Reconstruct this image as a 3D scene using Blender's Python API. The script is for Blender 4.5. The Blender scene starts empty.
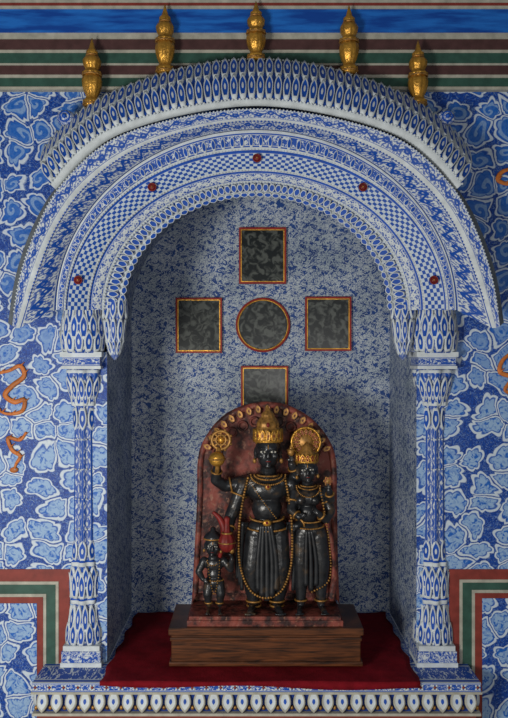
import bpy, bmesh, math, random
from mathutils import Vector, Matrix
random.seed(4)
S=0.004; D=3.2; CZ=1.8
PI=math.pi
def P(px,py,y=0.0):
    f=(D+y)/D
    return Vector(((px-254)*S*f, y, CZ+(359-py)*S*f))
scene=bpy.context.scene
scene.view_settings.view_transform='Standard'

# ------------------------------------------------------------ node helper
class E:
    def __init__(s,nt,k): s.nt=nt; s.k=k
    def m(s,op,*o,clamp=False):
        n=s.nt.nodes.new('ShaderNodeMath'); n.operation=op; n.use_clamp=clamp
        for i,v in enumerate((s,)+o):
            if isinstance(v,E): s.nt.links.new(v.k,n.inputs[i])
            else: n.inputs[i].default_value=v
        return E(s.nt,n.outputs[0])
    def __add__(s,o): return s.m('ADD',o)
    __radd__=__add__
    def __sub__(s,o): return s.m('SUBTRACT',o)
    def __rsub__(s,o): return (s*-1)+o
    def __mul__(s,o): return s.m('MULTIPLY',o)
    __rmul__=__mul__
    def __truediv__(s,o): return s.m('DIVIDE',o)
    def fract(s): return s.m('FRACT')
    def floor(s): return s.m('FLOOR')
    def sin(s): return s.m('SINE')
    def abs(s): return s.m('ABSOLUTE')
    def sqrt(s): return s.m('SQRT')
    def mn(s,o): return s.m('MINIMUM',o)
    def mx(s,o): return s.m('MAXIMUM',o)
    def gt(s,o,w=0.02):
        t=(s-o)/w
        return t.m('ADD',0.5,clamp=True)
    def lt(s,o,w=0.02): return 1-s.gt(o,w)
class B:
    def __init__(s,nt): s.nt=nt
    def link(s,a,b): s.nt.links.new(a,b)
    def obj(s):
        t=s.nt.nodes.new('ShaderNodeTexCoord'); x=s.nt.nodes.new('ShaderNodeSeparateXYZ')
        s.link(t.outputs['Object'],x.inputs[0]); return [E(s.nt,x.outputs[i]) for i in range(3)]
    def uv(s):
        t=s.nt.nodes.new('ShaderNodeTexCoord'); x=s.nt.nodes.new('ShaderNodeSeparateXYZ')
        s.link(t.outputs['UV'],x.inputs[0]); return [E(s.nt,x.outputs[i]) for i in range(2)]
    def vec(s,x,y,z=0.0):
        n=s.nt.nodes.new('ShaderNodeCombineXYZ')
        for i,v in enumerate((x,y,z)):
            if isinstance(v,E): s.link(v.k,n.inputs[i])
            else: n.inputs[i].default_value=v
        return n.outputs[0]
    def noise(s,v,sc,det=2,dist=0.0,rough=.5):
        n=s.nt.nodes.new('ShaderNodeTexNoise'); s.link(v,n.inputs['Vector'])
        n.inputs['Scale'].default_value=sc; n.inputs['Detail'].default_value=det
        n.inputs['Distortion'].default_value=dist; n.inputs['Roughness'].default_value=rough
        return E(s.nt,n.outputs[0])
    def voro(s,v,feat='F1',rnd=.8):
        n=s.nt.nodes.new('ShaderNodeTexVoronoi'); n.voronoi_dimensions='2D'; n.feature=feat
        s.link(v,n.inputs['Vector']); n.inputs['Scale'].default_value=1.0; n.inputs['Randomness'].default_value=rnd
        return n
    def mix(s,f,a,b):
        n=s.nt.nodes.new('ShaderNodeMix'); n.data_type='RGBA'
        for i,v in ((0,f),(6,a),(7,b)):
            if isinstance(v,E): s.link(v.k,n.inputs[i])
            elif isinstance(v,(int,float)): n.inputs[i].default_value=v
            elif isinstance(v,tuple): n.inputs[i].default_value=(*v,1)
            else: s.link(v,n.inputs[i])
        return n.outputs[2]
def mat(name,build=None,color=(.5,.5,.5),rough=.6,metal=0.0,bump=None,spec=.3,var=.25,vs=30):
    m=bpy.data.materials.new(name); m.use_nodes=True; nt=m.node_tree
    bs=nt.nodes['Principled BSDF']; bs.inputs['Roughness'].default_value=rough; bs.inputs['Metallic'].default_value=metal
    bs.inputs['Specular IOR Level'].default_value=spec
    b=B(nt)
    if build is None:
        x,y,z=b.obj(); n=b.noise(b.vec(x,y,z),vs,4)
        k=b.mix(n.gt(.5,.5),tuple(c*(1-var) for c in color),tuple(min(1,c*(1+var)) for c in color))
    else: k=build(b)
    nt.links.new(k,bs.inputs['Base Color'])
    if bump:
        x,y,z=b.obj(); n=b.noise(b.vec(x,y,z),bump[0],4)
        bn=nt.nodes.new('ShaderNodeBump'); bn.inputs['Strength'].default_value=bump[1]; bn.inputs['Distance'].default_value=.01
        nt.links.new(n.k,bn.inputs['Height']); nt.links.new(bn.outputs[0],bs.inputs['Normal'])
    return m
WH=(.60,.65,.67); BL=(.005,.068,.38); DB=(.003,.030,.21); MB=(.012,.16,.58)

def b_cloud(b):
    x,y,z=b.obj()
    n1=b.noise(b.vec(x,z),7,1); n2=b.noise(b.vec(z+7,x),7,1)
    sc=9.2
    X=x*sc+(n1-.5)*1.2; Z=z*sc*1.10+(n2-.5)*1.2
    v=b.vec(X,Z)
    f1=b.voro(v,rnd=.60); de=b.voro(v,'DISTANCE_TO_EDGE',.60); de=E(b.nt,de.outputs['Distance'])
    sx=b.nt.nodes.new('ShaderNodeSeparateXYZ'); b.link(f1.outputs['Position'],sx.inputs[0])
    cx=X-E(b.nt,sx.outputs[0]); cy=Z-E(b.nt,sx.outputs[1])
    sc_=b.nt.nodes.new('ShaderNodeSeparateColor'); b.link(f1.outputs['Color'],sc_.inputs[0]); rnd=E(b.nt,sc_.outputs[0])
    th=cy.m('ARCTAN2',cx); r=E(b.nt,f1.outputs['Distance'])
    lob=(th*3.5+rnd*6).sin().abs()
    big=.55+rnd*.10
    q=(r/(.80+lob*.20))/big
    q=q.mx(1.0-de*2.5*(.75+lob*.35))
    out=q.gt(.945,.05)
    ring=q.gt(.79,.06)
    sw=((th+r*19+rnd*6).sin())
    fine=b.noise(b.vec(x,z),130,3); med=b.noise(b.vec(x,z),42,3,1.5)
    swm=sw.gt(.35,.5)*(.2+fine*.9)*q.lt(.78,.2)
    low=z.lt(1.85,.6)
    ctr=med.gt(.46,.12)*(.08+low*.80)
    c=b.mix(fine,BL,MB)
    c=b.mix((swm*.8).mx(ctr*.9).m('MINIMUM',1.0),c,(.36,.52,.70))
    c=b.mix(ring*(.55+fine*.6),c,(.64,.71,.76))
    halo=q.gt(.70,.05)*q.lt(.78,.04)
    c=b.mix(halo*.85,c,BL)
    curl=(med-.5).abs().lt(.014,.012)*.55
    c=b.mix(out,c,b.mix(curl,b.mix(fine.gt(.5,.3),DB,BL),(.3,.45,.65)))
    return c
def b_niche(b):
    x,y,z=b.obj(); a=x+y*1.0
    T=.098
    row=(z/T).floor(); u=((a/T)+row*.5).fract(); w=(z/T).fract()
    n=b.noise(b.vec(u,w),3.6,2,1.8,.55)
    n2=b.noise(b.vec(a,z),36,2,1.4)
    n3=b.noise(b.vec(a,z),5,2)
    k=(n*.62+n2*.38)
    fac=k.gt(.49,.02)
    line=(k-.425).abs().lt(.012,.008)
    hole=(n2-.55).abs().lt(.022,.012)
    f=(fac*(1-hole)).mx(line)
    blue=b.mix(n3.gt(.5,.4),(.006,.035,.17),(.014,.075,.30)); wht=b.mix(n3.gt(.5,.4),(.33,.40,.45),(.60,.65,.68))
    return b.mix(f,wht,blue)
def b_check(b):
    u,v=b.uv(); a=((u/.0145).floor()+(v*6).floor())
    k=(a*.5).fract().gt(.25)
    e=(v-.5).abs().gt(.48)
    return b.mix(e,b.mix(k,(.52,.60,.68),BL),WH)
def b_scroll(b,per=.085,inv=False):
    u,v=b.uv()
    s=(u*(2*PI/per)).sin()
    vine=(v-.5-s*.2).abs().lt(.07,.04)
    a=(u/per*2).fract()-.5; q=(u/per*2).floor()*.5; sg=q.fract().gt(.25)*2-1
    d=((a*a*1.2)+((v-.5+sg*.12)*(v-.5+sg*.12))*2.2).sqrt()
    leaf=d.lt(.34,.05)*(1-d.lt(.12,.04))
    n=b.noise(b.vec(u,v*.06),115,2)
    dots=n.gt(.5,.05)
    k=vine.mx(leaf).mx(dots*.9)
    e=(v-.5).abs().gt(.43,.03)
    k=k*(1-e)+(v-.5).abs().gt(.46,.02)
    return b.mix(k,BL,WH) if inv else b.mix(k,WH,BL)
def b_leafrow(b,per=.034):
    u,v=b.uv(); a=((u/per).fract()-.5).abs()*2
    shape=(1-v*v).mx(0.0).sqrt()
    t=a/(shape+.001)
    ins=t.lt(.95,.1); core=t.lt(.72,.1)*v.lt(.78,.08); mid=t.lt(.2,.1)
    c=b.mix(ins,BL,WH); c=b.mix(core,c,BL); c=b.mix(mid*v.lt(.7,.1),c,WH)
    return c
def b_text(b):
    u,v=b.uv(); n=b.noise(b.vec(u,v*.055),85,3,1.5)
    k=n.gt(.44,.05)*(1-(v-.5).abs().gt(.32,.04))
    e=((v-.5).abs()-.4).abs().lt(.045,.02)
    return b.mix(k.mx(e),WH,BL)
def b_column(b):
    u,v=b.uv()
    a=((u*8).fract()-.5).abs()*2
    w=((v*(PI/.045)).sin()).abs()
    leaf=a.lt(w*.75,.12); core=a.lt(w*.3,.12)
    k=leaf*(1-core)
    g=a.gt(.78,.08)
    n=b.noise(b.vec(u,v),60,2).gt(.47,.06)*.85
    return b.mix(k.mx(g).mx(n),WH,BL)
def b_floral(b):
    x,y,z=b.obj(); n=b.noise(b.vec(x,y,z),55,2,1.5)
    k=(n-.45).abs().lt(.03,.03).mx(n.gt(.53,.04))
    return b.mix(k,WH,BL)
def b_black(b):
    x,y,z=b.obj(); n=b.noise(b.vec(x,y,z),38,5); n2=b.noise(b.vec(z,x,y),14,4)
    c=b.mix(n.gt(.5,.4),(.008,.009,.011),(.022,.024,.028))
    return b.mix(n2.gt(.60,.08)*n.gt(.5,.2)*.55,c,(.11,.065,.028))
def b_wood(b):
    x,y,z=b.obj(); n=b.noise(b.vec(x*3,y*3,z*40),3,5,.6)
    return b.mix(n.gt(.5,.35),(.022,.009,.005),(.14,.045,.015))
def b_mirror(b):
    x,y,z=b.obj(); n=b.noise(b.vec(x,y,z),30,5,1.0)
    return b.mix(n.gt(.53,.16),(.012,.016,.017),(.10,.11,.10))
def b_stele(b):
    x,y,z=b.obj(); n=b.noise(b.vec(x,y,z),22,6)
    n2=b.noise(b.vec(z,x,y),60,3)
    c=b.mix(n.gt(.5,.2),(.035,.014,.014),(.24,.058,.042))
    return b.mix(n2.gt(.62,.06)*.6,c,(.30,.14,.09))
def b_frieze_blue(b):
    x,y,z=b.obj(); n=b.noise(b.vec(x*1.2,y,z*9),5,5)
    return b.mix(n.gt(.5,.25),(.004,.06,.34),(.015,.16,.60))
M=dict(
 cloud=mat('blue_cloud_paint',b_cloud,rough=.5,bump=(60,.15)),
 niche=mat('printed_tile_paint',b_niche,rough=.5),
 check=mat('checker_paint',b_check,rough=.55), scroll=mat('scroll_paint',b_scroll,rough=.55),
 scrollb=mat('scroll_paint_blue',lambda b:b_scroll(b,.06,True),rough=.55),
 leaf=mat('leafrow_paint',b_leafrow,rough=.55), text=mat('script_paint',b_text,rough=.55),
 column=mat('column_paint',b_column,rough=.5), floral=mat('floral_paint',b_floral,rough=.55),
 white=mat('white_lime',color=(.58,.63,.66),rough=.6,var=.16,bump=(50,.2)),
 blue=mat('cobalt_paint',color=(.006,.07,.40),rough=.55), dblue=mat('deep_blue',color=DB,rough=.5),
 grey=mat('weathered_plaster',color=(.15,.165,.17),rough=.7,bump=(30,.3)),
 gold=mat('gilding',color=(.60,.31,.05),rough=.36,metal=.7,var=.45,bump=(120,.3),spec=.5),
 goldd=mat('gold_paint_old',color=(.34,.17,.04),rough=.45,metal=.45,var=.7,vs=80,spec=.5),
 black=mat('black_stone',b_black,rough=.30,bump=(40,.25),spec=.5),
 blackd=mat('black_cloth_stone',b_black,rough=.36,spec=.5),
 eye=mat('eye_white',color=(.55,.53,.46),rough=.4), red=mat('red_paint',color=(.30,.022,.018),rough=.5),
 dred=mat('dark_red_paint',color=(.18,.016,.014),rough=.5,var=.4),
 orange=mat('dragon_ochre',color=(.50,.15,.03),rough=.5,var=.4),
 maroon=mat('maroon_paint',color=(.22,.035,.026),rough=.5), brown=mat('brown_paint',color=(.075,.034,.034),rough=.5),
 green=mat('green_paint',color=(.030,.085,.065),rough=.5), cream=mat('cream_paint',color=(.40,.39,.33),rough=.6),
 fblue=mat('frieze_blue',b_frieze_blue,rough=.45),
 wood=mat('dark_wood',b_wood,rough=.35), mirror=mat('dark_mirror',b_mirror,rough=.25,spec=.5),
 stele=mat('red_stone',b_stele,rough=.55,bump=(40,.5)),
 cloth=mat('red_velvet',color=(.17,.006,.012),rough=.9,bump=(200,.3),spec=.1),
 floor=mat('stone_floor',color=(.3,.28,.25),rough=.6),
)
# ------------------------------------------------------------ mesh helper
class Mesh:
    def __init__(s,*mats):
        s.bm=bmesh.new(); s.uvl=s.bm.loops.layers.uv.new('UVMap'); s.mats=list(mats)
    def mi(s,m):
        if m not in s.mats: s.mats.append(m)
        return s.mats.index(m)
    def face(s,vs,m,uvs=None,smooth=True):
        try: f=s.bm.faces.new(vs)
        except ValueError: return
        f.material_index=s.mi(m); f.smooth=smooth
        if uvs:
            for l,u in zip(f.loops,uvs): l[s.uvl].uv=u
        return f
    def loft(s,curves,mats,closed=False,smooth=True,uvmode=None):
        rows=[[s.bm.verts.new(p) for p in c] for c in curves]; n=len(curves[0])
        mid=curves[len(curves)//2]; arc=[0]
        for i in range(n): arc.append(arc[-1]+(Vector(mid[(i+1)%n])-Vector(mid[i])).length)
        for r in range(len(rows)-1):
            for i in range(n if closed else n-1):
                j=(i+1)%n
                u0,u1=arc[i],arc[i+1]
                if uvmode=='col': 
                    v0,v1=curves[r][0][2],curves[r+1][0][2]; u0,u1=i/n,(i+1)/n
                else: v0,v1=0,1
                s.face((rows[r][i],rows[r][j],rows[r+1][j],rows[r+1][i]),mats[r] if isinstance(mats,list) else mats,
                       ((u0,v0),(u1,v0),(u1,v1),(u0,v1)),smooth)
        return rows
    def box(s,a,b,m):
        x0,y0,z0=a; x1,y1,z1=b
        v=[s.bm.verts.new(p) for p in ((x0,y0,z0),(x1,y0,z0),(x1,y1,z0),(x0,y1,z0),(x0,y0,z1),(x1,y0,z1),(x1,y1,z1),(x0,y1,z1))]
        L=x1-x0
        for q in ((0,1,5,4),(1,2,6,5),(2,3,7,6),(3,0,4,7),(4,5,6,7),(3,2,1,0)):
            s.face([v[i] for i in q],m,((0,0),(L,0),(L,1),(0,1)),False)
    def ell(s,c,r,m=None,rot=None,sub=2):
        if isinstance(r,(int,float)): r=(r,r,r)
        mt=Matrix.Translation(c)
        if rot is not None: mt=mt@rot.to_4x4()
        mt=mt@Matrix.Diagonal((*r,1))
        g=bmesh.ops.create_icosphere(s.bm,subdivisions=sub,radius=1,matrix=mt)
        k=s.mi(m) if m else 0
        for f in {f for v in g['verts'] for f in v.link_faces}: f.material_index=k; f.smooth=True
    def cone(s,a,b,r0,r1,m=None,seg=14):
        a=Vector(a); b=Vector(b); d=b-a
        if d.length<1e-5: return
        mt=Matrix.Translation((a+b)/2)@d.to_track_quat('Z','Y').to_matrix().to_4x4()
        g=bmesh.ops.create_cone(s.bm,cap_ends=True,segments=seg,radius1=r0,radius2=r1,depth=d.length,matrix=mt)
        k=s.mi(m) if m else 0
        for f in {f for v in g['verts'] for f in v.link_faces}: f.material_index=k; f.smooth=True
    def limb(s,pts,m=None,sub=2):
        for i,(p,r) in enumerate(pts):
            s.ell(p,r,m,sub=sub)
            if i: s.cone(pts[i-1][0],p,pts[i-1][1],r,m)
    def tube(s,pts,r,m,seg=8,flat=1.0):
        n=len(pts); cur=[]
        for i,p in enumerate(pts):
            t=(Vector(pts[min(i+1,n-1)])-Vector(pts[max(i-1,0)])).normalized()
            up=Vector((0,1,0)) if abs(t.y)<.9 else Vector((0,0,1))
            a=t.cross(up).normalized(); c=a.cross(t)
            rr=r[i] if isinstance(r,list) else r
            cur.append([Vector(p)+a*math.cos(k*2*PI/seg)*rr+c*math.sin(k*2*PI/seg)*rr*flat for k in range(seg)])
        rows=s.loft(cur,m,closed=True)
        for rr_ in (rows[0],rows[-1]): s.face(rr_,m)
    def ring(s,c,axis,R,r,m,seg=24):
        q=Vector(axis).to_track_quat('Z','Y')
        cur=[]
        for i in range(seg+1):
            a=i*2*PI/seg; rad=q@Vector((math.cos(a),math.sin(a),0)); nz=q@Vector((0,0,1))
            cur.append([Vector(c)+rad*R+rad*math.cos(k*PI/3)*r+nz*math.sin(k*PI/3)*r for k in range(6)])
        s.loft(cur,m,closed=True)
    def revolve(s,c,prof,m,seg=32,flute=0,fn=8):
        cur=[]; ms=[]
        for p in prof:
            z,r=p[0],p[1]; ring=[]
            for k in range(seg):
                a=k*2*PI/seg; fr=r*(1+flute*math.cos(fn*a))
                ring.append(Vector((c[0]+fr*math.sin(a),c[1]-fr*math.cos(a),z)))
            cur.append(ring); ms.append(p[2] if len(p)>2 and p[2] else m)
        rows=s.loft(cur,ms[:-1],closed=True,uvmode='col')
        s.face(rows[0],ms[0]); s.face(rows[-1],ms[-1])
    def petal(s,base,up,side,out,w,h,d,rim,core,tip=None,pointy=.6):
        up=Vector(up).normalized(); side=Vector(side).normalized(); out=Vector(out).normalized(); base=Vector(base)
        n=7; prof=[]
        for i in range(n+1):
            t=i/n; x=.5*(math.sin(min(1,(t+.28)/.78)*PI/2) if t<.5 else max(0,1-((t-.5)/.5)**(1.4+pointy)))
            prof.append((x,t))
        outl=[(x,t) for x,t in prof]+[(-x,t) for x,t in reversed(prof[:-1])]
        loops=[]
        for sc,dp in ((1,0),(.90,1),(.72,.8),(.26,.95)):
            loops.append([s.bm.verts.new(base+side*(x*w*sc)+up*(h*(.45+(t-.45)*sc))+out*(d*dp)) for x,t in outl])
        ms=[rim,rim,core]
        for a in range(3):
            L0,L1=loops[a],loops[a+1]; k=len(L0)
            for i in range(k):
                j=(i+1)%k; s.face((L0[i],L0[j],L1[j],L1[i]),ms[a])
        s.face(loops[3],tip or rim)
    def petal_row(s,A,Bc,n,rim,core,d=.012,fill=.96,h=1.0,off=0.0,out_hint=Vector((0,-1,0)),tip=None,pointy=.6):
        A=resample(A,n*2+1); Bc=resample(Bc,n*2+1)
        for i in range(n):
            k=2*i+1
            up=Bc[k]-A[k]; side=A[min(k+1,2*n)]-A[k-1]; w=side.length
            out=side.cross(up); 
            if out.dot(out_hint)<0: out=-out
            s.petal(A[k]+out.normalized()*off,up,side,out,w*fill,up.length*h,d,rim,core,tip,pointy)
    def make(s,name,parent=None,recalc=True):
        if recalc: bmesh.ops.recalc_face_normals(s.bm,faces=s.bm.faces)
        me=bpy.data.meshes.new(name); s.bm.to_mesh(me); s.bm.free()
        for k in s.mats: me.materials.append(M[k])
        o=bpy.data.objects.new(name,me); scene.collection.objects.link(o)
        if parent: o.parent=parent
        return o
def empty(name,loc=(0,0,0)):
    o=bpy.data.objects.new(name,None); scene.collection.objects.link(o); o.empty_display_size=.05; return o
def catmull(p,k=10):
    p=[Vector(q) for q in p]; o=[]
    for i in range(len(p)-1):
        a=p[max(i-1,0)]; b=p[i]; c=p[i+1]; d=p[min(i+2,len(p)-1)]
        for j in range(k):
            t=j/k
            o.append(.5*((2*b)+(c-a)*t+(2*a-5*b+4*c-d)*t*t+(3*b-a-3*c+d)*t**3))
    o.append(p[-1]); return o
def resample(p,n):
    L=[0]
    for i in range(len(p)-1): L.append(L[-1]+(p[i+1]-p[i]).length)
    o=[];j=0
    for i in range(n):
        t=L[-1]*i/(n-1)
        while j<len(p)-2 and L[j+1]<t: j+=1
        f=(t-L[j])/max(1e-9,L[j+1]-L[j]); o.append(p[j].lerp(p[j+1],min(1,max(0,f))))
    return o
def symc(half,y,n=97):
    h=[(q[0],q[1],q[2] if len(q)>2 else y) for q in half]
    full=h+[(512-a,b,c) for a,b,c in reversed(h[:-1])]
    return resample(catmull([P(*q) for q in full]),n)
def el(rx,ry,y,cx=256,cy=310,n=97):
    return [P(cx+rx*math.cos(PI-PI*i/(n-1)),cy-ry*math.sin(PI-PI*i/(n-1)),y) for i in range(n)]

# ------------------------------------------------------------ walls
LZ=CZ-1.215
XL,XR=-.588,.65; DN=.64; SPZ=CZ+.20; VH=.60
def outline(y,n=49):
    pts=[Vector((XL,y,LZ)),Vector((XL,y,(LZ+SPZ)/2))]
    cx=(XL+XR)/2; rx=(XR-XL)/2
    for i in range(n):
        a=PI-PI*i/(n-1); pts.append(Vector((cx+rx*math.cos(a),y,SPZ+VH*math.sin(a))))
    pts+=[Vector((XR,y,(LZ+SPZ)/2)),Vector((XR,y,LZ))]
    return pts
w=Mesh('cloud'); o0=outline(0); cx=(XL+XR)/2; W=2.4
outer=[]
for i,p in enumerate(o0):
    dx=p.x-cx; dz=p.z-LZ
    if i==0 or i==len(o0)-1: outer.append(Vector((cx+math.copysign(W,dx),0,LZ))); continue
    k=min(W/abs(dx) if abs(dx)>1e-6 else 1e9,(3.6-LZ)/dz if dz>1e-6 else 1e9)
    outer.append(Vector((cx+dx*k,0,LZ+dz*k)))
w.loft([o0,outer],'cloud',smooth=False)
w.box((cx-W,0,0),(cx+W,.12,LZ-.03),'cloud')
w.make('wall_front')
w=Mesh('niche'); w.loft([outline(0),outline(DN)],'niche'); w.make('wall_niche_sides')
w=Mesh('niche'); vs=[w.bm.verts.new(p) for p in outline(DN)]; w.face(vs,'niche',smooth=False); w.make('wall_niche_back')
w=Mesh('floor'); w.box((-2.4,-4.2,-.05),(2.45,.1,0),'floor'); w.make('floor')

fr=Mesh('cream')
bands=[(-60,-3,'cream',.05),(-3,1,'maroon',.05),(1,4,'cream',.05),(4,7,'maroon',.05),(7,10,'cream',.05),(10,33,'fblue',.045),(33,39,'cream',.04),(39,49,'brown',.035),(49,52,'cream',.03),
       (52,62,'green',.028),(62,64,'cream',.025),(64,73,'brown',.022),(73,76,'cream',.02),(76,85,'green',.015),(85,88,'cream',.02)]
for a,b_,m_,d in bands:
    za=CZ+(359-a)*S*.985; zb=CZ+(359-b_)*S*.985
    fr.box((cx-W,-d-.01,zb),(cx+W,-.001,za),m_)
fr.make('trim_frieze')

def panel(name,side):
    p=Mesh('maroon')
    lv=[(70,569,'maroon'),(59,581,'cream'),(56,584,'green'),(47,593,'cream'),(44,596,'maroon'),(38,602,'cloud')]
    if side>0: lv=[(449,569,'maroon'),(459,579,'cream'),(462,582,'green'),(471,589,'cream'),(474,592,'maroon'),(481,597,'cloud')]
    for i,(x,yy,m_) in enumerate(lv):
        q=P(x,yy,0); d=.006+.0025*i
        if side<0: p.box((cx-W,-d,0.0),(q.x,-.001,q.z),m_)
        else: p.box((q.x,-d,0.0),(cx+W,-.001,q.z),m_)
    p.make(name)
panel('trim_panel_left',-1); panel('trim_panel_right',1)

# ------------------------------------------------------------ ledge
LF=-.20
g=Mesh('white'); xl=P(32,683,LF).x; xr=P(481,683,LF).x
g.box((xl,LF,LZ-.035),(xr,-.001,LZ),'text')
g.box((XL+.001,0,LZ-.03),(XR-.001,DN-.001,LZ),'floral')
g.box((xl+.01,LF+.02,LZ-.115),(xr-.01,-.001,LZ-.035),'dblue')
g.box((xl-.004,LF-.004,LZ-.042),(xr+.004,-.001,LZ-.034),'cream')
g.box((xl,LF-.002,LZ-.124),(xr,-.001,LZ-.114),'cream')
g.box((xl+.01,LF+.03,LZ-.20),(xr-.01,-.001,LZ-.124),'maroon')
A=[Vector((xl+.01,LF+.018,LZ-.04)),Vector((xr-.01,LF+.018,LZ-.04))]; A2=[Vector((q.x,LF-.002,LZ-.113)) for q in A]
g.petal_row(A,A2,31,'cream','white',d=.010,fill=.86,pointy=.5,tip='blue')
# small flowers painted/raised between the leaves and on the lip
for i in range(32):
    xx=xl+.012+(xr-xl-.024)*i/31
    g.ell((xx,LF+.012,LZ-.098),(.008,.006,.010),'goldd',sub=1)
    g.ell((xx,LF-.001,LZ-.017),(.006,.003,.006),'maroon',sub=1)
    for k in range(4):
        an=k*PI/2+PI/4; g.ell((xx+.009*math.cos(an),LF-.001,LZ-.017+.009*math.sin(an)),(.005,.002,.005),'white',sub=1)
for sd,xx in ((1,xl+.01),(-1,xr-.01)):
    A=[Vector((xx,LF+.02,LZ-.04)),Vector((xx,0,LZ-.04))]; g.petal_row(A,[q+Vector((0,0,-.073)) for q in A],3,'white','blue',out_hint=Vector((-sd,0,0)))
g.make('marble_ledge')

# ------------------------------------------------------------ red cloth
c=Mesh('cloth'); rows=[]
for j in range(30):
    t=j/29; y=LF+.002+(DN-.03-LF)*t*1.0
    xa=P(100,0,LF).x+.02*t; xb=P(420,0,LF).x
    rows.append([Vector((xa+(xb-xa)*i/50+.006*math.sin(j*.9),y,LZ+.007+.003*math.sin(i*.7+j*.35)*math.sin(j*.5)+.002*math.sin(i*.25-j*.6))) for i in range(51)])
fr0=rows[0]
drop=[Vector((q.x,q.y-.012,LZ-.006-.006*math.sin(i*.21)-(.014*(i/50)))) for i,q in enumerate(fr0)]
edge=[Vector((q.x,q.y-.010,q.z)) for q in fr0]
c.loft([drop,edge]+rows,'cloth'); o=c.make('red_cloth')
sm=o.modifiers.new('thick','SOLIDIFY'); sm.thickness=.003

# ------------------------------------------------------------ arch surround
a=Mesh('white')
bd=[(200,180,-.125,'white'),(199,178,-.125,'text'),(192,162,-.122,'white'),(190,160,-.110,'blue'),(188.5,157,-.105,'check'),(169,141,-.100,'white'),(167,139,-.085,'blue'),(165,137,-.082,'scrollb'),(154,129,-.075,'white'),(151,127.5,-.058,'leaf'),(139,119,-.042,'white'),(136,117,-.047,'white')]
a.loft([el(q[0],q[1],q[2]) for q in bd],[q[3] for q in bd][:-1])
a.loft([el(136,117,-.047),el(134.5,115.5,-.01),el(136,117,.03)],['blue','white'])
a.loft([el(200,180,-.125),el(203,184,-.002)],['white'])
a.loft([el(136,117,.03),el(158,141,.03),el(163,146,.001)],['niche','niche'])
a.petal_row(el(150,127,-.064),el(138,118,-.052),66,'white','blue',d=.008,off=.002,tip='blue')
a.petal_row(el(137,118,-.050),el(131,113,-.040),50,'white','blue',d=.006,fill=1.05,tip='blue')
a.petal_row(el(193,163,-.123),el(198.5,177,-.124),60,'white','blue',d=.004,fill=.5,h=.9,tip='blue')
for rx,ry,yy,nn in ((191,161,-.118,170),(168,140,-.096,150),(152.5,128,-.07,140)):
    for q in resample(el(rx,ry,yy),nn): a.ell(q,.0036,'white',sub=1)
arch=a.make('niche_arch')
for k,(x,yy) in enumerate(((152,187),(257,158),(363,187),(78,280),(434,280))):
    r=Mesh('gold'); q=P(x,yy,-.118)
    r.cone(q+Vector((0,.02,0)),q,.017,.015,'blue',20); r.cone(q,q+Vector((0,-.004,0)),.012,.010,'dred',20)
    r.ring(q,(0,1,0),.0145,.0026,'dred'); r.ell(q+Vector((0,-.005,0)),.004,'goldd')
    for j in range(6):
        an=j*PI/3; r.ell(q+Vector((math.cos(an)*.009,-.004,math.sin(an)*.009)),.0026,'dred',sub=1)
    r.make('lotus_boss_%d'%(k+1),arch)

# ------------------------------------------------------------ canopy (curved chajja)
cp=Mesh('white')
top=[(45,150),(72,120),(110,95),(180,70),(256,60)]
mid=[(41,168),(68,138),(110,109),(180,85),(256,77)]
low=[(50,184),(77,152),(114,127),(180,108),(256,99)]
T=symc(top,-.10); MDc=symc(mid,-.19); Lc=symc(low,-.235)
wallT=[Vector((q.x,-.001,q.z-.02)) for q in T]
cp.loft([wallT,T,MDc,Lc],['white','blue','blue'])
lip=symc([(54,188),(80,157),(116,131),(182,111),(256,102)],-.24)
lip2=symc([(57,190),(82,161),(118,135),(183,115),(256,106)],-.21)
cp.loft([Lc,lip,lip2],['white','white'])
for k in (0,-1):
    vs=[cp.bm.verts.new(q) for q in (wallT[k],T[k],MDc[k],Lc[k],lip[k],lip2[k],Vector((lip2[k].x,-.001,lip2[k].z)))]
    cp.face(vs,'floral')
cp.petal_row(MDc,T,54,'white','blue',d=.014,h=1.12,tip='white')
cp.petal_row(Lc,MDc,54,'white','blue',d=.016,h=1.1,off=.002,tip='white')
for q in resample(T,150): cp.ell(q+Vector((0,0,.004)),.005,'white',sub=1)
for q in resample(Lc,130): cp.ell(q+Vector((0,-.004,0)),.005,'white',sub=1)
oe=symc([(12,326,-.25),(20,277,-.25),(37,228,-.25),(62,184,-.245),(110,141,-.24),(180,118,-.235),(256,109,-.235)],0)
ie=symc([(16,328,-.24),(32,270,-.24),(52,223,-.235),(80,184,-.23),(125,150,-.225),(188,127,-.215),(256,118,-.215)],0)
i1=symc([(20,328,-.235),(37,274,-.235),(57,226,-.225),(85,187,-.22),(129,153,-.215),(190,130,-.205),(256,121,-.205)],0)
un=resample(el(200.5,180.5,-.128),97)
bk=resample(el(203,188,-.002),97)
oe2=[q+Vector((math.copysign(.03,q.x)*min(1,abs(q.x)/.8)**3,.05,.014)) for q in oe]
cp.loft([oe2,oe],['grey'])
cp.loft([oe,ie,i1,un],['scroll','white','scroll'])
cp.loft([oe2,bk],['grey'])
for q in resample(i1,190)[8:-8]: cp.ell(q,.004,'blue',sub=1)
for q in resample(oe,200)[4:-4]: cp.ell(q,.004,'white',sub=1)
for sx in (66,446):
    q=P(sx,118,-.12); cp.ell(q,(.036,.03,.03),'floral'); cp.ell(q+Vector((0,-.03,0)),.009,'blue'); cp.ring(q+Vector((0,-.022,0)),(0,1,0),.018,.004,'blue')
cp.make('curved_canopy')

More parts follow.
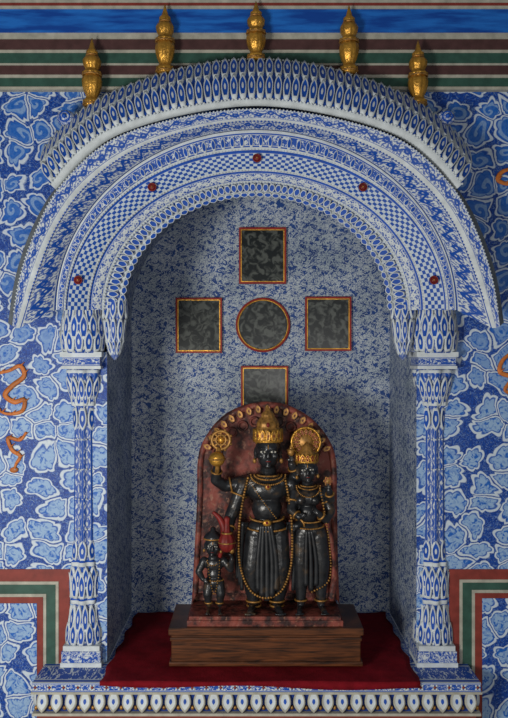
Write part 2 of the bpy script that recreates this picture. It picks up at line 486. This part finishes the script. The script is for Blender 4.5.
# ------------------------------------------------------------ finials
def finial(px,py0,py1,y=-.09):
    f=Mesh('gold'); b0=P(px,py1,y); t0=P(px,py0,y); H=t0.z-b0.z
    pr=[(-.03,.02),(0,.030),(.04,.034),(.08,.034),(.10,.024),(.14,.022),(.20,.030),(.28,.036),(.36,.038),(.42,.035),(.44,.028),(.46,.037),(.49,.037),(.51,.024),(.55,.026),(.60,.033),(.66,.035),(.71,.028),(.73,.018),(.76,.022),(.80,.022),(.83,.013),(.90,.008),(1.0,.001)]
    pr=[(b0.z+H*z,r) for z,r in pr]
    f.revolve((b0.x,y),pr,'gold',seg=32,flute=.06,fn=10)
    for zz,R in ((.02,.034),(.45,.036),(.74,.021)): f.ring((b0.x,y,b0.z+H*zz),(0,0,1),R,.004,'goldd')
    f.make('gilded_finial')
for q in ((92,38,106),(165,4,73),(256,1,60),(349,5,73),(418,40,106)): finial(*q)

# ------------------------------------------------------------ columns
def column(pxc):
    y=.028; c0=P(pxc,400,y)
    def Z(py): return CZ+(359-py)*S*(D-.03)/D
    def R(h): return h*S
    root=empty('carved_column'); 
    m=Mesh('column')
    pr=[(646,16),(642,18,'column'),(632,17.5),(622,15),(612,11.5),(607,11.5),(605,14.5,'white'),(601,15,'blue'),(599,13.5,'white'),(597,12.5),(590,13.5),(578,13),(570,12),(567,14,'white'),(563,14,'blue'),(561,11.8),(500,11.3),(440,10.8),(408,10.8),(406,13.8,'white'),(402,13.8,'blue'),(400,11.5),(394,12.5),(384,15.5),(376,18.5),(373,19,'white'),(370,19.5),(369,17)]
    pr=[(Z(p[0]),R(p[1]))+((p[2],) if len(p)>2 else ()) for p in pr]
    m.revolve((c0.x,y),pr,'column',seg=48,flute=.10,fn=8)
    def ring_petals(py0,py1,r0,r1,n,d=.01,off=0):
        for k in range(n):
            an=(k+off)*2*PI/n; dr=Vector((math.sin(an),-math.cos(an),0)); sd=Vector((math.cos(an),math.sin(an),0))
            p0=Vector((c0.x,y,Z(py0)))+dr*R(r0); p1=Vector((c0.x,y,Z(py1)))+dr*R(r1)
            m.petal(p0,p1-p0,sd,dr,2*PI*R((r0+r1)/2)/n*.95,(p1-p0).length,d,'white','blue')
    ring_petals(645,622,17.5,16,14,.012); ring_petals(632,604,16.5,12.5,14,.010,.5)
    ring_petals(600,572,13.2,14,12,.012); ring_petals(590,566,13.2,13.5,12,.01,.5)
    ring_petals(400,376,12.5,18.5,14,.010); ring_petals(406,388,12,15,14,.008,.5)
    ring_petals(408,432,11.5,11,8,.005); ring_petals(562,540,12,11.5,8,.005)
    for py in (440,470,500,530):
        for k in range(20):
            an=k*2*PI/20; m.ell(Vector((c0.x+math.sin(an)*R(11.8),y-math.cos(an)*R(11.8),Z(py))),.004,'white',sub=1)
    m.make('shaft',root)
    b=Mesh('floral')
    def sq(pa,pb,h,mt): b.box((c0.x-R(h),y-R(h),Z(pa)),(c0.x+R(h),y+R(h),Z(pb)),mt)
    b.box((c0.x-R(19.2),y-R(19.2),LZ+.001),(c0.x+R(19.2),y+R(19.2),Z(650)),'floral'); sq(650,645,18,'white')
    b.box((c0.x-R(20.2),y-R(20.2),LZ+.001),(c0.x+R(20.2),y+R(20.2),LZ+.018),'white')
    sq(369,366,19.5,'white'); sq(366,357,18.5,'text'); sq(357,352,20.5,'white')
    b.make('plinth_and_abacus',root)
    m=Mesh('column')
    pr=[(353,17),(346,19),(336,21),(324,20),(314,17),(306,14),(298,12),(288,8),(280,3)]
    m.revolve((c0.x,y-.03),[(Z(p[0]),R(p[1])) for p in pr],'column',seg=40,flute=.06,fn=8)
    for (py0,py1,r0,r1,n,o_) in ((352,330,18,21,14,0),(340,313,20,18,14,.5),(326,298,18.5,15,12,0),(310,280,15,8,10,.5)):
        for k in range(n):
            an=(k+o_)*2*PI/n; dr=Vector((math.sin(an),-math.cos(an),0)); sd=Vector((math.cos(an),math.sin(an),0))
            p0=Vector((c0.x,y-.03,Z(py0)))+dr*R(r0); p1=Vector((c0.x,y-.03,Z(py1)))+dr*R(r1)
            m.petal(p0,p1-p0,sd,dr,2*PI*R((r0+r1)/2)/n*.95,(p1-p0).length,.012,'white','blue')
    m.make('leaf_impost',root)
    s_=1 if pxc<256 else -1
    q=P(pxc+s_*30,320,-.02); m=Mesh('column')
    pr=[(360,1),(356,4),(350,6),(344,5),(341,8),(330,9.5),(320,8),(317,10),(306,11),(296,9),(284,4)]
    m.revolve((q.x,q.y),[(Z(p[0]),R(p[1])) for p in pr],'column',seg=32,flute=.08,fn=8)
    for (py0,py1,r0,r1) in ((319,344,10,7),(298,320,10,11),(340,356,8,3)):
        for k in range(9):
            an=k*2*PI/9; dr=Vector((math.sin(an),-math.cos(an),0)); sd=Vector((math.cos(an),math.sin(an),0))
            p0=Vector((q.x,q.y,Z(py0)))+dr*R(r0); p1=Vector((q.x,q.y,Z(py1)))+dr*R(r1)
            m.petal(p0,p1-p0,sd,dr,2*PI*R((r0+r1)/2)/9*.9,(p1-p0).length,.008,'white','blue')
    m.box((min(q.x,c0.x),.0,Z(352)),(max(q.x,c0.x),.05,Z(285)),'floral')
    m.make('pendant_bracket',root)
column(85); column(433)

# ------------------------------------------------------------ mirrors on back wall
def sqmirror(x0,y0,x1,y1):
    m=Mesh('mirror'); y=DN-.004; a_=P(x0,y1,y); b_=P(x1,y0,y)
    m.box((a_.x,y-.006,a_.z),(b_.x,y+.003,b_.z),'mirror')
    for dd,t,mt,pr in ((0,.008,'red',.016),(.008,.005,'gold',.012)):
        xa,xb,za,zb=a_.x+dd,b_.x-dd,a_.z+dd,b_.z-dd
        m.box((xa,y-pr,za),(xb,y+.003,za+t),mt); m.box((xa,y-pr,zb-t),(xb,y+.003,zb),mt)
        m.box((xa,y-pr,za+t),(xa+t,y+.003,zb-t),mt); m.box((xb-t,y-pr,za+t),(xb,y+.003,zb-t),mt)
    m.make('mirror_panel')
for q in ((239,228,286,284),(176,298,222,353),(305,297,351,351),(241,366,288,421)): sqmirror(*q)
m=Mesh('mirror'); q=P(263,325,DN-.004); 
m.cone(q+Vector((0,.003,0)),q+Vector((0,-.008,0)),.125,.125,'mirror',64)
for f in m.bm.faces: f.smooth=False
m.ring(q+Vector((0,-.006,0)),(0,1,0),.126,.005,'red',seg=64); m.ring(q+Vector((0,-.009,0)),(0,1,0),.119,.0035,'gold',seg=64)
m.make('round_mirror_panel')

# ------------------------------------------------------------ pedestal
PT=CZ-1.051
p=Mesh('wood'); x0=P(169,0,-.07).x; x1=P(363,0,-.07).x
p.box((x0+.008,-.064,LZ+.013),(x1-.008,.225,PT-.03),'wood')
p.box((x0,-.075,LZ+.013),(x1,.235,LZ+.030),'wood')
p.box((x0+.003,-.069,PT-.055),(x1-.003,.23,PT-.04),'wood')
p.box((x0-.002,-.078,PT-.03),(x1+.002,.235,PT),'wood')
o=p.make('wooden_pedestal'); bv=o.modifiers.new('b','BEVEL'); bv.width=.004; bv.segments=2

# ------------------------------------------------------------ statue
ST=empty('deity_statue')
BT=PT+.036
s=Mesh('stele')
xa=P(187,0,-.05).x; xb=P(343,0,-.05).x
s.box((xa,-.055,PT),(xb,.17,PT+.022),'stele'); s.box((xa+.008,-.048,PT+.022),(xb-.008,.165,BT),'stele')
outl=[(191,618),(194,560),(197,500),(198,458),(206,436),(222,417),(243,406),(266,402),(289,406),(312,419),(328,438),(336,460),(337,500),(338,560),(340,618)]
pts=catmull([P(a_,b_,.11) for a_,b_ in outl],5)
for q in pts: q.z=max(q.z,BT)
cen_=Vector((P(266,500,.11).x,.11,CZ-.5))
bk_=[Vector((q.x,.165,q.z)) for q in pts]; inn=[q+(cen_-q)*.06+Vector((0,-.006,0)) for q in pts]; inn2=[q+(cen_-q)*.085+Vector((0,.012,0)) for q in pts]
s.loft([bk_,pts,inn,inn2],'stele')
s.face([s.bm.verts.new(q) for q in inn2],'stele',smooth=False); s.face([s.bm.verts.new(q) for q in bk_],'stele',smooth=False)
s.make('stele_slab',ST)
orn=Mesh('stele')
for i,q in enumerate(resample([q+(cen_-q)*.15 for q in pts[18:-18]],17)):
    dr=(q-cen_); dr.y=0; dr.normalize(); orn.petal(q,dr,Vector((-dr.z,0,dr.x)),(0,-1,0),.028,.045,.010,'stele','goldd')
for i,q in enumerate(resample([q+(cen_-q)*.24 for q in pts[18:-18]],11)):
    orn.ring(q+Vector((0,.006,0)),(0,1,0),.018,.005,'stele',seg=16)
orn.make('stele_ornament',ST)

def head(b,c,h,tilt=0):
    c=Vector(c); Rm=Matrix.Rotation(tilt,3,'Y')
    def e(x,y,z,rx,ry,rz): b.ell(c+Rm@Vector((x*h,y*h,z*h)),(rx*h,ry*h,rz*h),rot=Rm,sub=3)
    e(0,.03,.10,.37,.42,.40); e(0,-.06,-.17,.30,.30,.32); e(0,-.39,-.07,.05,.08,.13); e(0,-.42,-.13,.075,.06,.045)
    e(.14,-.32,.10,.12,.07,.03); e(-.14,-.32,.10,.12,.07,.03); e(0,-.345,-.235,.10,.05,.03); e(0,-.335,-.285,.08,.05,.03)
    e(0,-.29,-.40,.10,.09,.08); e(.2,-.24,-.12,.10,.10,.10); e(-.2,-.24,-.12,.10,.10,.10)
    for k in (-1,1): e(k*.37,.02,-.05,.05,.09,.16); e(k*.38,.0,-.23,.045,.05,.07)
def face_details(b,c,h,tilt=0):
    c=Vector(c); Rm=Matrix.Rotation(tilt,3,'Y')
    def e(x,y,z,rx,ry,rz,m): b.ell(c+Rm@Vector((x*h,y*h,z*h)),(rx*h,ry*h,rz*h),m,rot=Rm)
    for k in (-1,1):
        e(k*.15,-.365,.015,.085,.032,.036,'eye'); e(k*.15,-.392,.015,.034,.02,.034,'black')
        e(k*.39,-.02,-.28,.06,.06,.08,'goldd')
    e(0,-.375,-.26,.08,.03,.015,'dred'); e(0,-.40,.16,.018,.02,.08,'goldd')
def hand(b,w,d,n,s,curl=.7):
    w=Vector(w); d=Vector(d).normalized(); n=Vector(n); n=(n-d*n.dot(d)).normalized(); t=d.cross(n)
    Rm=Matrix((t,n,d)).transposed()
    b.ell(w+d*s*.25,(s*.2,s*.10,s*.28),rot=Rm)
    for i,(o,l) in enumerate(((-.145,.40),(-.05,.47),(.05,.44),(.14,.34))):
        p0=w+d*s*.42+t*s*o; p1=p0+(d*math.cos(curl*.5)+n*math.sin(curl*.5))*s*l*.5; p2=p1+(d*math.cos(curl*1.6)+n*math.sin(curl*1.6))*s*l*.5
        b.limb([(p0,s*.052),(p1,s*.046),(p2,s*.038)],sub=1)
    p0=w+d*s*.12-t*s*.15; p1=p0+(d*.6-t*.5+n*.4).normalized()*s*.22; p2=p1+(d*.8+n*.5).normalized()*s*.18
    b.limb([(p0,s*.06),(p1,s*.052),(p2,s*.042)],sub=1)
def foot(b,p,l,k=0):
    p=Vector(p); tip=p+Vector((k*l*.25,-l,0))
    b.limb([(Vector((p.x,p.y+l*.12,BT+l*.2)),l*.2),(Vector(((p.x+tip.x)/2,p.y-l*.45,BT+l*.19)),l*.19),(Vector((tip.x,p.y-l*.75,BT+l*.13)),l*.16)])
    for i in range(5):
        b.ell(Vector((tip.x+(i-2)*l*.12,p.y-l*(.98-.05*abs(i-1.5)),BT+l*.09)),(l*.065,l*.12,l*.08),sub=1)
def body(name,b,vox=.0036,it=4):
    o=b.make(name,ST,recalc=True)
    r=o.modifiers.new('r','REMESH'); r.mode='VOXEL'; r.voxel_size=vox; r.use_smooth_shade=True
    k=o.modifiers.new('s','SMOOTH'); k.iterations=it; k.factor=.5
    return o
def L(*pts): return [(P(x,y_,d_),r) for x,y_,d_,r in pts]
def beads(b,pts,n,r,m='gold'):
    for q in resample(catmull(pts),n): b.ell(q,r,m,sub=1)

# ---- main deity
b=Mesh('black'); yc=.045
hc=P(268,451,.02); hh=.138; head(b,hc,hh)
b.limb(L((268,464,.035,.032),(268,478,.05,.036)))
b.ell(P(267,489,yc),(.088,.05,.058),sub=3); b.ell(P(267,508,yc),(.062,.048,.06),sub=3); b.ell(P(267,528,yc),(.084,.055,.05),sub=3)
b.limb(L((252,482,yc,.034),(282,482,yc,.034)))
b.limb(L((243,484,yc,.034),(234,508,.03,.027),(230,518,.02,.025),(229,531,-.01,.018))); hand(b,P(229,531,-.01),(0,-.35,-1),(1,-.3,0),.085,1.2)
b.limb(L((244,482,yc+.01,.03),(225,486,.04,.025),(216,480,.02,.023),(217,468,0.0,.017))); hand(b,P(217,468,0),(0.1,-.1,1),(.3,-1,0),.075,1.0)
b.limb(L((291,484,yc,.033),(299,508,.055,.026),(305,520,.03,.022),(297,526,.0,.017))); hand(b,P(297,526,0),(-1,-.2,-.1),(0,-1,0),.07,.8)
b.limb(L((290,481,yc+.01,.03),(298,476,.05,.024),(292,464,.02,.018))); hand(b,P(292,463,.02),(-.1,-.2,1),(-.4,-1,0),.065,1.1)
b.limb(L((256,535,yc,.050),(252,566,yc-.01,.043),(253,588,yc,.036),(254,605,yc,.021)))
b.limb(L((278,535,yc,.050),(280,566,yc-.01,.043),(279,588,yc,.036),(277,605,yc,.021)))
foot(b,P(253,606,.03),.08,-.6); foot(b,P(277,606,.03),.08,.6)
body('main_figure',b)
d=Mesh('blackd')
for k,(x_,yb) in enumerate(((258,590),(262,596),(267,600),(272,596),(276,590))):
    q0=P(266+(x_-267)*.5,524,-.012); q1=P(x_,560,-.005); q2=P(x_,yb,.0)
    d.tube(catmull([q0,q1,q2],6),[.008+.005*i/12 for i in range(13)],'blackd')
for sx,s_ in ((243,-1),(292,1)):
    for k in range(3):
        d.tube(catmull([P(sx+s_*k*-2,522,.0+.01*k),P(sx+s_*(2+k*2),555,.02),P(sx+s_*(1+k*2),590-6*k,.03)],6),.008,'blackd')
d.make('main_pleats',ST)
g=Mesh('gold'); face_details(g,hc,hh)
cz=hc.z+.30*hh
pr=[(cz-.012,.050),(cz,.056),(cz+.012,.057),(cz+.018,.050),(cz+.035,.053),(cz+.05,.050),(cz+.056,.043),(cz+.062,.046),(cz+.075,.043),(cz+.09,.034),(cz+.095,.026),(cz+.102,.028),(cz+.112,.022),(cz+.122,.010),(cz+.135,.004),(cz+.142,.001)]
g.revolve((hc.x,hc.y+.01),pr,'goldd',seg=40,flute=.05,fn=10)
for k in range(9):
    an=-PI*.5+k*PI/8; dr=Vector((math.sin(an),-math.cos(an),0)); sd=Vector((math.cos(an),math.sin(an),0))
    g.petal(Vector((hc.x,hc.y+.01,cz))+dr*.053,(0,0,1),sd,dr,.021,.05,.008,'gold','goldd','dred')
g.ring((hc.x,hc.y+.01,cz),(0,0,1),.057,.005,'gold')
g.ell(P(268,425,-.04),(.007,.006,.01),'dred')
for rr_,dz in ((.043,0),(.055,.014),(.07,.034)):
    c0=P(268,474,yc); pts_=[]
    for i in range(15):
        an=-PI/2+PI*i/14; pts_.append(Vector((c0.x+rr_*math.sin(an),yc-.012-.05*math.cos(an)-.008,c0.z-dz*math.cos(an))))
    beads(g,pts_,26,.0044,'goldd')
g.ell(P(268,487,-.015),(.014,.008,.014),'goldd'); g.ell(P(268,487,-.023),.005,'dred')
beads(g,[P(248,478,.01),P(243,500,0),P(239,530,-.01),P(240,565,0),P(250,590,.005),P(266,598,-.01),P(282,590,.005),P(291,565,0),P(292,530,-.01),P(289,500,0),P(285,478,.01)],95,.0060,'goldd')
beads(g,[P(250,482,0),P(262,500,-.012),P(276,518,-.012)],20,.0034,'goldd')
for py_,R_,f_ in ((517,.064,.05),(526,.080,.056)):
    c0=P(267,py_,yc)
    beads(g,[Vector((c0.x+(R_+.004)*math.sin(t_),yc-(f_+.003)*math.cos(t_),c0.z-.01*math.cos(t_))) for t_ in [-PI/2+PI*i/12 for i in range(13)]],34,.0050,'goldd')
g.ell(P(267,523,-.02),(.018,.008,.014),'gold'); g.ell(P(267,523,-.028),.006,'dred')
def band(a_,b_,t,r): 
    a_=Vector(a_); b_=Vector(b_); g.ring(a_.lerp(b_,t),b_-a_,r,.004,'goldd',seg=20)
band(P(243,484,yc),P(234,508,.03),.45,.034); band(P(230,518,.02),P(229,531,-.01),.75,.023)
band(P(225,486,.04),P(244,482,yc),.3,.029); band(P(216,480,.02),P(217,468,0),.7,.021)
band(P(291,484,yc),P(299,508,.055),.45,.033); band(P(305,520,.03),P(297,526,0),.6,.022)
band(P(298,476,.05),P(292,464,.02),.7,.023)
for x_ in (254,277):
    band(P(x_,598,yc),P(x_,605,yc),.3,.031); band(P(x_,598,yc),P(x_,605,yc),1,.027)
g.make('main_gold_ornaments',ST)
t=Mesh('gold')
q=P(221,440,-.01)
t.ring(q,(0,1,0),.036,.007,'goldd',seg=32); t.ring(q,(0,1,0),.020,.005,'goldd'); t.ell(q,(.013,.012,.013),'gold')
for k in range(8):
    an=k*PI/4; t.cone(q+Vector((math.cos(an)*.012,0,math.sin(an)*.012)),q+Vector((math.cos(an)*.038,0,math.sin(an)*.038)),.005,.004,'goldd',8)
    t.ell(q+Vector((math.cos(an+.39)*.043,0,math.sin(an+.39)*.043)),.006,'goldd',sub=1)
t.ell(P(217,459,-.03),(.032,.03,.030),'gold',sub=3); t.ring(P(217,459,-.03),(0,0,1),.032,.004,'goldd')
t.cone(P(217,474,-.012),P(219,448,-.012),.009,.009,'goldd')
t.make('discus',ST)
t=Mesh('dred')
mc=P(227,541,-.03)
t.revolve((mc.x,mc.y),[(mc.z-.045,.004),(mc.z-.04,.016),(mc.z-.025,.029),(mc.z-.005,.033),(mc.z+.015,.027),(mc.z+.03,.018),(mc.z+.04,.012),(mc.z+.075,.009),(mc.z+.09,.012),(mc.z+.098,.004)],'dred',seg=32,flute=.07,fn=8)
t.ring((mc.x,mc.y,mc.z+.032),(0,0,1),.019,.004,'goldd'); t.ring((mc.x,mc.y,mc.z-.005),(0,0,1),.033,.003,'goldd')
t.tube(catmull([P(213,512,.0),P(220,519,-.005),P(224,530,-.01),P(222,546,.0),P(219,560,.01)],6),[.006+.008*math.sin(PI*i/24) for i in range(25)],'dred')
t.make('mace',ST)
t=Mesh('eye'); q=P(291,452,.0)
t.ell(q,(.014,.012,.018),'goldd'); t.cone(q,q+Vector((0,0,.032)),.011,.002,'goldd'); t.ring(q+Vector((0,0,.008)),(0,0,1),.014,.003,'goldd')
t.make('conch',ST)

# ---- consort
b=Mesh('black'); yc=.03
hc2=P(307,469,.005); h2=.108; head(b,hc2,h2,-.06)
b.limb(L((307,479,.02,.022),(308,489,yc,.025)))
b.ell(P(308,497,yc),(.057,.037,.04),sub=3); b.ell(P(301,500,.005),(.021,.022,.021)); b.ell(P(315,500,.005),(.021,.022,.021))
b.ell(P(308,513,yc),(.040,.034,.045),sub=3); b.ell(P(310,530,yc),(.064,.042,.04),sub=3)
b.limb(L((323,492,yc,.022),(331,511,.015,.018),(326,520,-.01,.016),(318,513,-.03,.012))); hand(b,P(318,513,-.03),(-.7,-.2,.7),(0,-1,0),.055,1)
b.limb(L((323,492,yc,.020),(331,500,.0,.016),(329,490,-.03,.012))); hand(b,P(329,490,-.03),(-.1,-.2,1),(-.5,-1,0),.055,1.2)
b.limb(L((294,492,yc,.022),(291,510,.0,.018),(299,517,-.025,.013))); hand(b,P(299,517,-.025),(.9,-.2,.3),(0,-1,0),.05,.9)
b.limb(L((302,535,yc,.038),(301,562,yc-.005,.032),(301,585,yc,.026),(301,603,yc,.017)))
b.limb(L((318,535,yc,.038),(322,562,yc-.005,.032),(321,585,yc,.026),(321,603,yc,.017)))
foot(b,P(300,606,.02),.062,-.3); foot(b,P(322,606,.02),.062,.5)
body('consort_figure',b,.0032,3)
g=Mesh('gold'); face_details(g,hc2,h2,-.06)
q=P(306,442,.03)
g.cone(q+Vector((0,.012,0)),q,.060,.058,'goldd',40); g.ring(q,(0,1,0),.058,.005,'gold',seg=36); g.ring(q,(0,1,0),.044,.004,'goldd',seg=30)
for k in range(16):
    an=k*PI/8; dr=Vector((math.cos(an),0,math.sin(an))); g.petal(q+dr*.028+Vector((0,-.002,0)),dr,Vector((-dr.z,0,dr.x)),(0,-1,0),.013,.028,.006,'goldd','dred')
cz=hc2.z+.28*h2
g.revolve((hc2.x,hc2.y+.008),[(cz-.012,.040),(cz,.044),(cz+.012,.043),(cz+.018,.037),(cz+.032,.036),(cz+.042,.028),(cz+.048,.022),(cz+.056,.023),(cz+.066,.012),(cz+.078,.002)],'goldd',seg=32,flute=.06,fn=9)
g.ring((hc2.x,hc2.y+.008,cz),(0,0,1),.044,.004,'gold')
for k in range(7):
    an=-PI*.42+k*PI*.14; dr=Vector((math.sin(an),-math.cos(an),0)); sd=Vector((math.cos(an),math.sin(an),0))
    g.petal(Vector((hc2.x,hc2.y+.008,cz))+dr*.041,(0,0,1),sd,dr,.017,.034,.006,'gold','dred')
for rr_,dz in ((.030,0),(.04,.012),(.048,.04)):
    c0=P(308,485,yc); beads(g,[Vector((c0.x+rr_*math.sin(a_),yc-.008-.038*math.cos(a_)-(.012 if dz>.02 else 0),c0.z-dz*math.cos(a_))) for a_ in [-PI/2+PI*i/12 for i in range(13)]],22,.0036,'goldd')
for py_,R_,f_ in ((519,.050,.038),(525,.060,.043)):
    c0=P(309,py_,yc); beads(g,[Vector((c0.x+R_*math.sin(a_),yc-f_*math.cos(a_),c0.z-.008*math.cos(a_))) for a_ in [-PI/2+PI*i/12 for i in range(13)]],26,.004,'goldd')
band(P(323,492,yc),P(331,511,.015),.5,.022); band(P(326,520,-.01),P(318,513,-.03),.6,.016); band(P(331,500,0),P(329,490,-.03),.6,.016); band(P(294,492,yc),P(291,510,0),.5,.022); band(P(291,510,0),P(299,517,-.025),.7,.017)
for x_ in (301,321): band(P(x_,596,yc),P(x_,603,yc),.5,.023)
g.ell(P(328,481,-.04),(.014,.013,.016),'goldd')
for k in range(6):
    an=k*PI/3; dr=Vector((math.cos(an),0,math.sin(an))); g.petal(P(328,481,-.045),dr,Vector((-dr.z,0,dr.x)),(0,-1,0),.014,.020,.005,'goldd','dred')
beads(g,[P(320,488,.0),P(325,515,-.02),P(330,550,-.005),P(329,580,0),P(312,592,-.01)],40,.0045,'goldd')
g.make('consort_gold_ornaments',ST)
d=Mesh('maroon')
for k,x_ in enumerate((306,311,316)):
    d.tube(catmull([P(309+(x_-311)*.5,530,-.008),P(x_,560,-.002),P(x_,590-abs(k-1)*5,.006)],6),[.006+.005*i/12 for i in range(13)],'blackd')
d.tube(catmull([P(326,520,.03),P(332,545,.04),P(334,575,.05),P(331,600,.05)],6),[.010+.006*i/18 for i in range(19)],'stele')
d.tube(catmull([P(291,520,.02),P(290,550,.03),P(291,590,.04)],6),.009,'stele')
d.make('consort_drapery',ST)

# ---- small attendant
def attendant(name,cx_,top_,bot_,yc,flip=1):
    k=(bot_-top_)/66.0
    def Q(dx,dy,d=0): return P(cx_+dx*k*flip,top_+dy*k,yc+d)
    b=Mesh('black'); hc=Q(0,9); h=.078*k; head(b,hc,h,.08*flip)
    def LL(*p): return [(Q(x,y_,d_),r*k) for x,y_,d_,r in p]
    b.limb(LL((0,16,.005,.015),(0,22,.01,.018))); b.ell(Q(1,26,.01),(.036*k,.026*k,.030*k)); b.ell(Q(1,35,.01),(.027*k,.024*k,.028*k)); b.ell(Q(1,42,.01),(.036*k,.028*k,.024*k))
    b.limb(LL((-8,23,.01,.015),(-13,33,0,.0125),(-9,40,-.02,.009))); hand(b,Q(-9,40,-.02),(.6*flip,-.3,-.4),(0,-1,0),.04*k,.9)
    b.limb(LL((10,23,.01,.015),(16,31,0,.0125),(17,22,-.02,.009))); hand(b,Q(17,22,-.02),(0,-.3,1),(-flip,-.4,0),.04*k,1.1)
    b.limb(LL((-3,43,.01,.022),(-5,53,0,.017),(-4,63,.01,.010))); b.limb(LL((5,43,.01,.022),(7,53,0,.017),(6,63,.01,.010)))
    foot(b,Q(-4,64,.01),.034*k,-.4*flip); foot(b,Q(6,64,.01),.034*k,.4*flip)
    body(name,b,.0028,2)
    g=Mesh('gold'); face_details(g,hc,h,.08*flip)
    g.revolve((hc.x,hc.y+.004),[(hc.z+.25*h,.030*k),(hc.z+.33*h,.033*k),(hc.z+.45*h,.028*k),(hc.z+.6*h,.016*k),(hc.z+.66*h,.009*k),(hc.z+.78*h,.009*k),(hc.z+.85*h,.002)],'black',seg=20,flute=.06,fn=8)
    g.ring((hc.x,hc.y+.004,hc.z+.3*h),(0,0,1),.033*k,.003*k,'goldd')
    c0=Q(0,21,.01); beads(g,[Vector((c0.x+.024*k*math.sin(a_),c0.y-.028*k*math.cos(a_),c0.z-.02*k*math.cos(a_))) for a_ in [-PI/2+PI*i/8 for i in range(9)]],14,.003*k,'goldd')
    c0=Q(1,40,.01); beads(g,[Vector((c0.x+.034*k*math.sin(a_),c0.y-.028*k*math.cos(a_),c0.z)) for a_ in [-PI/2+PI*i/8 for i in range(9)]],16,.0032*k,'goldd')
    beads(g,[Q(-5,23,-.01),Q(-3,38,-.02),Q(1,54,-.015),Q(5,38,-.02),Q(6,23,-.01)],26,.0028*k,'goldd')
    for x_ in (-4,6): g.ring(Q(x_,61,.01),(0,0,1),.013*k,.003*k,'goldd',seg=14)
    g.ell(Q(17,14,-.025),(.010*k,.009*k,.012*k),'goldd')
    g.make(name+'_ornaments',ST)
attendant('attendant_figure',213,535,608,-.005)

# ------------------------------------------------------------ painted dragons (low relief)
def dragon(pts,r=.011):
    t=Mesh('orange'); c_=catmull([P(x,y,-.006) for x,y in pts],8); n=len(c_)
    t.tube(c_,[r*(.25+.9*math.sin(PI*min(1,(i+2)/n))**.6) for i in range(n)],'orange',flat=.35)
    h=c_[-1]; t.ell(h,(.018,.004,.012),'orange'); t.ell(h+Vector((.006,-.005,.004)),.003,'eye',sub=1)
    for i in range(4,n-4,6):
        q=c_[i]; t.cone(q,q+Vector((.018*(-1)**i,-.001,.016)),.004,.001,'orange',6)
    t.make('painted_dragon')
dragon([(-6,374),(8,371),(20,366),(24,376),(12,386),(5,395),(14,402),(24,400),(22,411),(8,414),(-3,410)],.009)
dragon([(26,432),(20,440),(8,438),(12,450),(20,456),(16,464),(14,470)],.007)
dragon([(516,350),(503,360),(500,372),(512,378),(505,390),(516,396)],.008)
dragon([(514,168),(502,172),(498,180),(508,184),(516,182)],.008)

# ------------------------------------------------------------ light
def area(name,loc,tgt,size,e,col):
    l=bpy.data.lights.new(name,'AREA'); l.shape='RECTANGLE'; l.size=size[0]; l.size_y=size[1]; l.energy=e; l.color=col
    o=bpy.data.objects.new(name,l); scene.collection.objects.link(o); o.location=loc
    o.rotation_euler=(Vector(tgt)-Vector(loc)).to_track_quat('-Z','Y').to_euler()
area('window_light',(-1.5,-2.8,1.25),(0.0,.3,1.6),(.6,.8),62,(1,.97,.90))
area('fill_light',(.6,-4.0,1.2),(0,0,1.9),(1.2,1.2),22,(1,.98,.95))  # soft fill lamp added in front, not a real doorway
wd=bpy.data.worlds.new('World'); scene.world=wd; wd.use_nodes=True
wd.node_tree.nodes['Background'].inputs[0].default_value=(.85,.9,.95,1); wd.node_tree.nodes['Background'].inputs[1].default_value=.13

cam=bpy.data.cameras.new('Camera'); co=bpy.data.objects.new('Camera',cam); scene.collection.objects.link(co)
cam.sensor_fit='VERTICAL'; cam.sensor_height=24; cam.lens=24*D/(718*S)
co.location=(0,-D,CZ); co.rotation_euler=(PI/2,0,0); scene.camera=co
